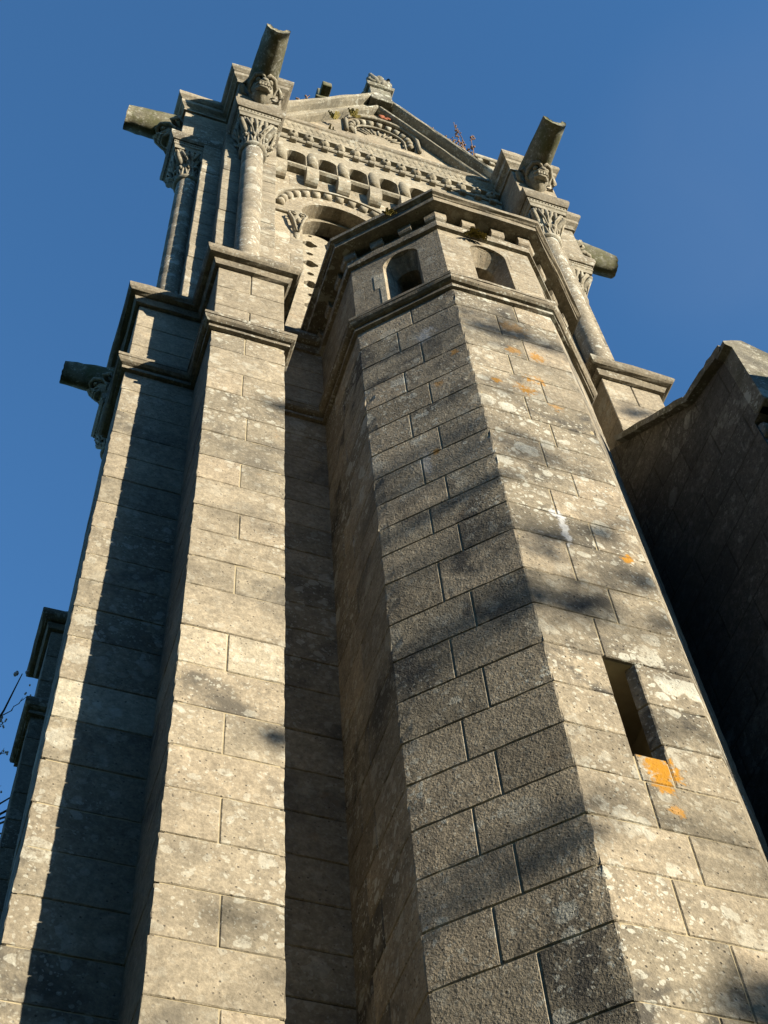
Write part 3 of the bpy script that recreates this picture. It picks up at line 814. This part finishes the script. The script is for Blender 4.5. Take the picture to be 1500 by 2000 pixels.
for sgn in (-1, 1):
    m = MB()
    pr = [(-.6, .06), (.28, .02), (.33, -.05), (.355, -.18), (.335, -.26), (.27, -.31), (.13, -.33), (.13, -.70), (.19, -.71), (.21, -.76), (.20, -.82), (.15, -.86), (.0, -.88), (-.6, -.88)]
    k2 = len(pr); n = 12; vs = []
    x_end = FX0-.02 if sgn < 0 else FX1+.02
    for i in range(n+1):
        x = FC+(x_end-FC)*i/n
        for d, off in pr: vs.append((x, GY-d+rnd.gauss(0, .006), rz(x, off)+rnd.gauss(0, .008)))
    fs = []
    for i in range(n):
        for j in range(k2-1): fs.append([i*k2+j, (i+1)*k2+j, (i+1)*k2+j+1, i*k2+j+1])
    fs.append([n*k2+j for j in range(k2)])
    m.add(vs, fs, (.5, .3, .3)); gpart(m, 'coping', M_GCOP, True)
m = MB()
n = 24
for rr, wd, yy in ((.86, .05, .05), (.60, .03, -.08)):
    pts = [(LC[0]+rr*math.cos(math.pi*i/n), GY-yy, LC[1]+rr*math.sin(math.pi*i/n)) for i in range(n+1)]
    m.tube([(LC[0]+rr, GY-yy, 32.3)]+pts+[(LC[0]-rr, GY-yy, 32.3)], wd, 7)
for i in range(13):
    a = math.pi*(i-1)/10
    if a < 0: p = Vector((LC[0]+.71, GY+.06, LC[1]-.25)); t = Vector((0, 0, 1))
    elif a > math.pi: p = Vector((LC[0]-.71, GY+.06, LC[1]-.25)); t = Vector((0, 0, 1))
    else: p = Vector((LC[0]+.71*math.cos(a), GY+.06, LC[1]+.71*math.sin(a))); t = Vector((-math.sin(a), 0, math.cos(a)))
    m.tube([p-t*.065, p+t*.065], .085, 9)
for i in range(9):                        # fan ribs
    a = math.pi*(i+1)/10
    p0 = Vector((LC[0]+.30*math.cos(a), GY+.13, LC[1]-.05+.30*math.sin(a))); p1 = Vector((LC[0]+.54*math.cos(a), GY+.13, LC[1]+.54*math.sin(a)))
    m.tube([p0, p1], .028, 6)
gpart(m, 'lunette_relief', M_CARV)
m = MB()
m.block([(4.60, 8.26), (5.14, 8.26), (5.14, 8.9), (4.60, 8.9)], 34.6, 35.58, b=.015)
m.mould([(4.60, 8.9), (4.60, 8.26), (5.14, 8.26), (5.14, 8.9)], [(0, 35.54), (.05, 35.56), (.08, 35.62), (.08, 35.72), (0, 35.76), (-.2, 35.76)])
for sy_, dp in ((8.24, 1), (8.62, 1)):
    for e in (-1, 1):
        pts = []; rads = []
        for t in range(14):
            q = t/13; ang = math.pi*1.15+q*7.0; rr = .19*(1-q*.72)
            pts.append((4.87+e*(.13-rr*math.cos(ang)*-1), sy_, 36.10+rr*math.sin(ang)*1.25)); rads.append(.085-.04*q)
        m.tube(pts, rads, 8)
        m.tube([(4.87+e*.04, sy_, 35.74), (4.87+e*.10, sy_-.03, 36.05), (4.87+e*.24, sy_-.05, 36.38)], [.08, .09, .05], 7)
    m.ball((4.87, sy_-.03, 36.2), .13, (1, .8, 1.3), 10)
m.box(4.70, 5.04, 8.28, 8.8, 35.74, 36.2, b=.04)
gpart(m, 'finial', M_COPE)

# ---- corner stumps, spire and cross
for a, b2 in ((7.02, 8.2), (1.46, 2.50)):
    m = MB()
    m.block([(a+.06, 8.45), (b2-.06, 8.45), (b2-.06, 9.6), (a+.06, 9.6)], 31.0, 32.62 if a > 5 else 32.2, col=(.7, .4, .1))
    if a > 5:
        m.box(a, b2, 8.36, 9.7, 32.76, 32.95, b=.02)
        for q in range(4): m.box(a+.06+.30*q, a+.20+.30*q, 8.39, 8.46, 32.6, 32.76, b=.015)
    m.build('corner_stump', M_CARV, TOW)
m = MB()
m.add([(X0+.3, by+.6, 31), (X1-.3, by+.6, 31), (X1-.3, Y1-.3, 31), (X0+.3, Y1-.3, 31), (FC, 12.0, 46.2)], [[0, 1, 4], [1, 2, 4], [2, 3, 4], [3, 0, 4]])
m.build('spire', M_SLATE, TOW)
m = MB()
m.block([(4.68, 11.86), (4.98, 11.86), (4.98, 12.16), (4.68, 12.16)], 45.2, 47.2, b=.02)
m.block([(4.68, 11.86), (4.98, 11.86), (4.98, 12.16), (4.68, 12.16)], 47.21, 48.6, b=.02)
m.box(4.675, 4.985, 11.35, 12.67, 47.16, 47.56, b=.02)
m.box(4.55, 5.11, 11.70, 12.3, 46.95, 47.15, b=.02)
m.build('stone_cross', M_GARG, TOW)

# ------------------------------------------------------------------ the dark side chapel on the right
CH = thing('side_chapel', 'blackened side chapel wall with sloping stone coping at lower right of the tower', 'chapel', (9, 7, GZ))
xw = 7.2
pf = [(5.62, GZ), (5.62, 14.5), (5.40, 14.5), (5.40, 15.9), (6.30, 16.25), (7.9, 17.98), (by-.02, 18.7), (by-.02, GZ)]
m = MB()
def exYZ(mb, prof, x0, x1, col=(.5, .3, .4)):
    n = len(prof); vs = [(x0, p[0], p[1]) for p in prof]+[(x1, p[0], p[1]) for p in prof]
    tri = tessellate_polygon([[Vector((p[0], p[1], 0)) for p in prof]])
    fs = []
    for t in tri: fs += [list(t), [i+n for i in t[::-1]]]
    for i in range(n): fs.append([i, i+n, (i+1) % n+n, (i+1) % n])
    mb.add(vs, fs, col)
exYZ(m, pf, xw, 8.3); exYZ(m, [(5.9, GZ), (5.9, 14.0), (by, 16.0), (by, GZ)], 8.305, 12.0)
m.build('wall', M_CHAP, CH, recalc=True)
m = MB()
def cope(p0, p1, th, x0, x1):
    n = 10; vs = []
    for i in range(n+1):
        y = p0[0]+(p1[0]-p0[0])*i/n; z = p0[1]+(p1[1]-p0[1])*i/n
        for dx, dz in ((x0, 0), (x1, 0), (x1, th), (x0, th)):
            vs.append((dx+rnd.gauss(0, .006), y, z+dz+rnd.gauss(0, .006)))
    fs = [[i*4+j, i*4+(j+1) % 4, (i+1)*4+(j+1) % 4, (i+1)*4+j] for i in range(n) for j in range(4)]
    fs += [[3, 2, 1, 0], [n*4+j for j in range(4)]]
    m.add(vs, fs, (.5, .3, .5))
cope((5.42, 16.0), (6.31, 16.26), .13, xw-.10, 8.36)
cope((6.30, 16.27), (7.74, 17.82), .14, xw-.10, 8.36)
m.build('coping', M_COPE, CH, recalc=True)
m = MB()                                   # front: weathered lintel band above a moulded recess
def capface(y0, y1):
    out_ = [(xw-.003, 14.56), (8.31, 14.56), (8.31, 15.75), (8.0, 15.98), (7.7, 16.12), (7.42, 16.27), (7.25, 16.17), (xw-.09, 16.06), (xw-.09, 15.97), (xw-.003, 15.94)]
    m.plate(out_, [], y0, y1, col=(.55, .3, .4))
capface(5.33, 5.55)
m.build('gabled_cap', M_COPE, CH)
m = MB(); m.box(xw-.02, 8.3, 5.30, 5.5, 14.50, 14.555, b=.01); m.build('ledge', M_COPE, CH)
for z in (14.28, 13.92, 13.55):
    m = MB(); m.tube([(xw+.02, 5.66, z), (8.3, 5.66, z)], .15, 14); m.build('roll_moulding', M_COPE, CH)
m = MB()
exYZ(m, [(2.9, GZ), (2.9, 15.72), (5.36, 15.72), (5.36, GZ)], 8.7, 11.8)  # unseen block added to cast shade on the lower chapel front
m.build('added_shade_block', M_CHAP, CH, recalc=True)

# ------------------------------------------------------------------ plants rooted in the masonry
def tuft(pos, n, ln, mat, label, cat, name, up=.6, droop=.5, wd=.012, fwd=.5):
    m = MB(); p = Vector(pos)
    for i in range(n):
        a = rnd.uniform(0, math.tau); l = ln*rnd.uniform(.5, 1.1)
        d = Vector((math.cos(a), math.sin(a)*.6-fwd, 0)); q = []
        b0 = p+Vector((rnd.gauss(0, ln*.2), 0, rnd.gauss(0, ln*.06)))
        for t in range(5):
            s_ = t/4; q.append(b0+d*(l*s_*.7)+Vector((0, 0, l*(up*s_-droop*s_*s_))))
        sd = d.cross(Vector((0, 0, 1))).normalized()
        for t in range(4):
            w_ = wd*(1.6 if t in (1, 2) else .9)
            m.add([q[t]-sd*w_, q[t]+sd*w_, q[t+1]+sd*w_*.8, q[t+1]-sd*w_*.8], [[0, 1, 2, 3]])
            for e in (-1, 1):                 # leaflets
                c = q[t]+(q[t+1]-q[t])*.5
                m.add([c, c+sd*e*l*.14+Vector((0, 0, -.01)), c+(q[t+1]-q[t])*.5+sd*e*l*.10], [[0, 1, 2]])
    o = m.build(name, mat); tag(o, label, cat, {'fern': 'ferns on the turret cornice', 'grass_tuft': 'grass tufts growing in the gable'}[name]); return o
def twig(pos, n, ln, label, name='dry_plant', mat=M_DRY):
    m = MB(); p = Vector(pos)
    for i in range(n):
        d = Vector((rnd.gauss(0, .22), rnd.gauss(0, .15), 1)).normalized(); l = ln*rnd.uniform(.5, 1.1)
        b0 = p+Vector((rnd.gauss(0, .06), 0, 0)); pts = [b0+d*(l*t/4)+Vector((rnd.gauss(0, .03), rnd.gauss(0, .02), 0)) for t in range(5)]
        m.tube(pts, [.017, .015, .012, .010, .008], 5)
        for t in range(10):
            c = pts[2].lerp(pts[4], rnd.random())+Vector((rnd.gauss(0, .05), rnd.gauss(0, .03), rnd.gauss(0, .03)))
            m.ball(c, rnd.uniform(.018, .035), seg=6)
    o = m.build(name, mat); tag(o, label, 'plant', 'dry weeds along the gable'); return o
tuft((4.70, ty-.07, 20.03), 40, .20, M_FERN, 'brownish fern tuft hanging from the sunlit front of the turret cornice', 'fern', 'fern', up=.2, droop=.7)
tuft((3.50, 6.45, 20.55), 16, .14, M_FERN, 'tiny fern growing on the shaded left edge of the turret cornice', 'fern', 'fern', up=.5, droop=.3)
tuft((4.15, GY-.16, 33.1), 30, .22, M_FERN, 'largest grass tuft on the left slope inside the gable', 'grass tuft', 'grass_tuft', up=1.0, droop=.3)
tuft((3.68, GY-.16, 32.4), 18, .2, M_FERN, 'small upright grass tuft low on the left slope inside the gable', 'grass tuft', 'grass_tuft', up=1.2, droop=.2)
tuft((3.55, by-.3, 31.08), 14, .16, M_FERN, 'flat green tuft on the ledge at the foot of the gable', 'grass tuft', 'grass_tuft')
twig((6.90, by-.22, 32.25), 8, 1.5, 'tall dry weed with seed heads at the right foot of the gable')
twig((6.30, by-.22, 33.1), 3, .8, 'short dry weed on the right slope of the gable coping')
twig((2.80, by-.22, 32.4), 3, .75, 'thin reddish weed at the left foot of the gable beside the gargoyle')
m = MB()
for i in range(7):
    c = Vector((4.95+rnd.gauss(0, .08), GY-.10, 34.05+rnd.gauss(0, .07)))
    m.ball(c, .06, (1.2, .5, .9), 6)
M_RED = plain('red_leaf', (0.22, 0.075, 0.04), 0.3, 20)
tag(m.build('leaf_clump', M_RED), 'reddish brown leaf clump under the apex of the gable', 'plant')

# ------------------------------------------------------------------ trees
def limb(m, p0, p1, r0_, r1_, sag=.15, seg=6):
    a, b2 = Vector(p0), Vector(p1); L = (b2-a).length
    pts = [a.lerp(b2, t/5)+Vector((rnd.gauss(0, .03), rnd.gauss(0, .03), rnd.gauss(0, .02)))*L*(0 < t < 5)+Vector((0, 0, math.sin(t/5*math.pi)*sag*L)) for t in range(6)]
    m.tube(pts, [r0_+(r1_-r0_)*t/5 for t in range(6)], seg); return pts
def leaves(m, c, r_, n, sz=.07):
    for i in range(n):
        while True:
            d = Vector((rnd.uniform(-1, 1), rnd.uniform(-1, 1), rnd.uniform(-1, 1)))
            if d.length < 1: break
        p = Vector(c)+Vector((d.x, d.y, d.z*.75))*r_
        a = Vector((rnd.gauss(0, 1), rnd.gauss(0, 1), rnd.gauss(0, 1))).normalized(); b2 = a.orthogonal().normalized()
        s_ = sz*rnd.uniform(.6, 1.4)
        m.add([p-a*s_, p-b2*s_*.5, p+a*s_, p+b2*s_*.5], [[0, 1, 2, 3]])
# bare tree beyond the tower's left corner
T1 = thing('bare_tree', 'bare budding tree beyond the lower left corner of the tower', 'tree', (-4.5, 20.5, GZ))
tr = MB(); bd = MB()
tr.tube([(-4.5, 20.5, GZ), (-4.45, 20.4, 3), (-4.2, 20.3, 9), (-4.0, 20.2, 14), (-3.6, 20.1, 19), (-3.3, 20, 23)], [.42, .36, .28, .2, .12, .03], 10)
def grow(p, d, ln, r_, dep):
    pts = [p]; q = Vector(p); dd = Vector(d)
    for t in range(4):
        dd = (dd+Vector((rnd.gauss(0, .13), rnd.gauss(0, .13), rnd.gauss(.04, .10)))).normalized(); q = q+dd*ln/4; pts.append(q.copy())
    tr.tube(pts, [r_*(1-.17*t) for t in range(5)], 5)
    if dep == 0:
        for t in range(5): bd.ball(q+Vector((rnd.gauss(0, .08), rnd.gauss(0, .08), rnd.gauss(0, .08))), .03, (1, 1, 1.6), 6)
        return
    for t in range(3 if dep > 1 else 4):
        b2 = pts[rnd.choice((2, 3, 4))]
        nd = (dd+Vector((rnd.gauss(0, .55), rnd.gauss(0, .55), rnd.gauss(.1, .35)))).normalized()
        grow(b2, nd, ln*rnd.uniform(.5, .75), r_*.5, dep-1)
for z, a in ((8, .3), (10, 2.2), (12, 4.0), (13.5, .1), (15, 1.3), (16, 5.5), (17.2, 3.0), (18.2, 3.4), (20, 3.1)):
    bx_ = -4.25+(z-8)*.062
    grow(Vector((bx_, 20.2, z)), Vector((math.cos(a), math.sin(a)*.6, .55)).normalized(), 4.2 if math.cos(a) > .5 else 3.0, .10, 2)
for (x0, z0), (x1, z1), r_ in (((-2.6, 20.0), (.14, 24.3), .05), ((-2.4, 19.6), (.02, 22.9), .04), ((-2.2, 19.2), (.16, 21.9), .05), ((-2.0, 18.6), (.10, 21.2), .045), ((-2.2, 18.2), (.02, 20.4), .04), ((-2.0, 20.6), (-.02, 23.7), .03)):
    pts = limb(tr, (-3.7, 20.15, z0-2.2), (x0, 20.1, z0), r_*1.6, r_*1.1, .06)
    pts = limb(tr, (x0, 20.1, z0), (x1, 20.0, z1), r_, .010, -.05)
    for t in (2, 3, 3, 4, 4, 5):
        e = Vector((rnd.uniform(-.05, .28), rnd.gauss(0, .1), rnd.uniform(.1, .6)))
        q = limb(tr, pts[t], pts[t]+e, .014, .005, .05, 4)
        for u in range(2): limb(tr, q[3], q[3]+Vector((rnd.uniform(-.12, .16), 0, rnd.uniform(.05, .25))), .008, .004, .05, 4)
        for u in range(5): bd.ball(q[5]+Vector((rnd.gauss(0, .07), rnd.gauss(0, .07), rnd.gauss(0, .07))), .022, (1, 1, 1.5), 6)
tr.build('trunk', M_BARK, T1); bd.build('buds', M_BUD, T1)['kind'] = 'stuff'

# spring tree behind the viewer, whose thin crown dapples the sunlit stone
T2 = thing('young_tree', 'tall thinly leaved tree standing behind the viewer, casting soft dapples on the tower', 'tree', (25, -10.7, GZ))
DT = 26.0
tg = []
def onY(px, py, y):
    d = rt*((px-750)/F_PX)-up*((py-1000)/F_PX)+fw; return d*(y/d.y)
for px, py, y, r_, n in ((1160, 715, ty, .34, 70), (1010, 655, ty, .26, 45), (945, 640, ty, .24, 40), (1085, 680, ty, .26, 45), (1165, 1040, ty, .20, 40), (1060, 1075, ty, .2, 30),
                         (1235, 1135, ty, .30, 60), (1075, 1045, ty, .24, 40), (1190, 870, ty, .20, 26), (985, 925, ty, .24, 30), (1290, 1215, ty, .26, 40), (1030, 1150, ty, .22, 30),
                         (1475, 1925, ty, .26, 45), (1420, 1960, ty, .16, 20), (545, 790, ay, .24, 50), (548, 1440, ay, .20, 45), (470, 1790, ay, .2, 22), (1235, 800, ay, .36, 80),
                         (1190, 660, ty, .2, 20), (930, 800, ty, .45, 30), (1010, 760, ty, .5, 40), (1080, 900, ty, .45, 26), (1020, 1010, ty, .5, 34), (1220, 1020, ty, .4, 30), (1130, 1190, ty, .45, 30), (1330, 1420, ty, .4, 24), (1180, 1560, ty, .45, 22),
                         (860, 700, 6.9, .5, 80), (930, 930, 6.7, .5, 80), (1000, 1230, 6.8, .5, 110), (940, 1290, 6.9, .5, 80), (900, 1720, 6.9, .45, 70), (480, 1010, ay, .35, 20)):
    tg.append((onY(px, py, y)+SUNV*(DT+rnd.uniform(-2.5, 2.5)), r_, n))
tr = MB(); lf = MB()
tr.tube([(25, -10.7, GZ), (25.05, -10.65, 2), (24.9, -10.7, 8), (24.95, -10.8, 16), (24.7, -10.9, 22)], [.36, .31, .26, .18, .06], 10)
for c, r_, n in tg:
    zb = max(4.0, min(21, c.z-2.5+rnd.uniform(-1, .5)))
    limb(tr, Vector((24.95, -10.75, zb)), c, .035, .010, sag=.03)
    leaves(lf, c, r_, n)
    for q in range(4): limb(tr, c, c+Vector((rnd.gauss(0, r_), rnd.gauss(0, r_), rnd.gauss(0, r_*.7))), .010, .004, 0, 4)
tr.build('trunk', M_BARK, T2); lf.build('crown', M_LEAF, T2)
# unseen wood added behind the viewer to block sky light, gap left towards sun
wd = MB(); wt = MB()
r2 = random.Random(21)
for ring_ in range(2):
    for i in range(46):
        az = -125 + 250*i/45 + r2.uniform(-2, 2) + ring_*2.5             # degrees right of straight back from the facade
        if abs(az-37.6) < 9: continue
        rad = 44+12*ring_+r2.uniform(-3, 3); h = (r2.uniform(20, 27)+4*ring_)*(1.0 if abs(az-37.6) < 20 else 1.5)
        x = 4+rad*math.sin(R(az)); y = 2-rad*math.cos(R(az))
        wt.tube([(x, y, GZ), (x+r2.gauss(0, .3), y, GZ+h*.45), (x, y, GZ+h*.8)], [.45, .33, .12], 6)
        for q in range(300):
            while True:
                d = Vector((r2.uniform(-1, 1), r2.uniform(-1, 1), r2.uniform(-1, 1)))
                if d.length < 1: break
            p = Vector((x, y, GZ+h*.54))+Vector((d.x*4.4, d.y*4.4, d.z*h*.46))
            a = Vector((r2.gauss(0, 1), r2.gauss(0, 1), r2.gauss(0, 1))).normalized(); b2 = a.orthogonal().normalized(); s_ = r2.uniform(.6, 1.3)
            wd.add([p-a*s_, p-b2*s_*.7, p+a*s_, p+b2*s_*.7], [[0, 1, 2, 3]])
for i_ in range(1):
    o = wd.build('added_woodland', M_LEAF); o['kind'] = 'stuff'; tag(o, 'dense dark woodland unseen behind the viewer, put in to block sky light', 'added_woodland')
    o2 = wt.build('tree_trunks', M_BARK, o)
for o in COL.objects:
    if 'origin' in o: del o['origin']
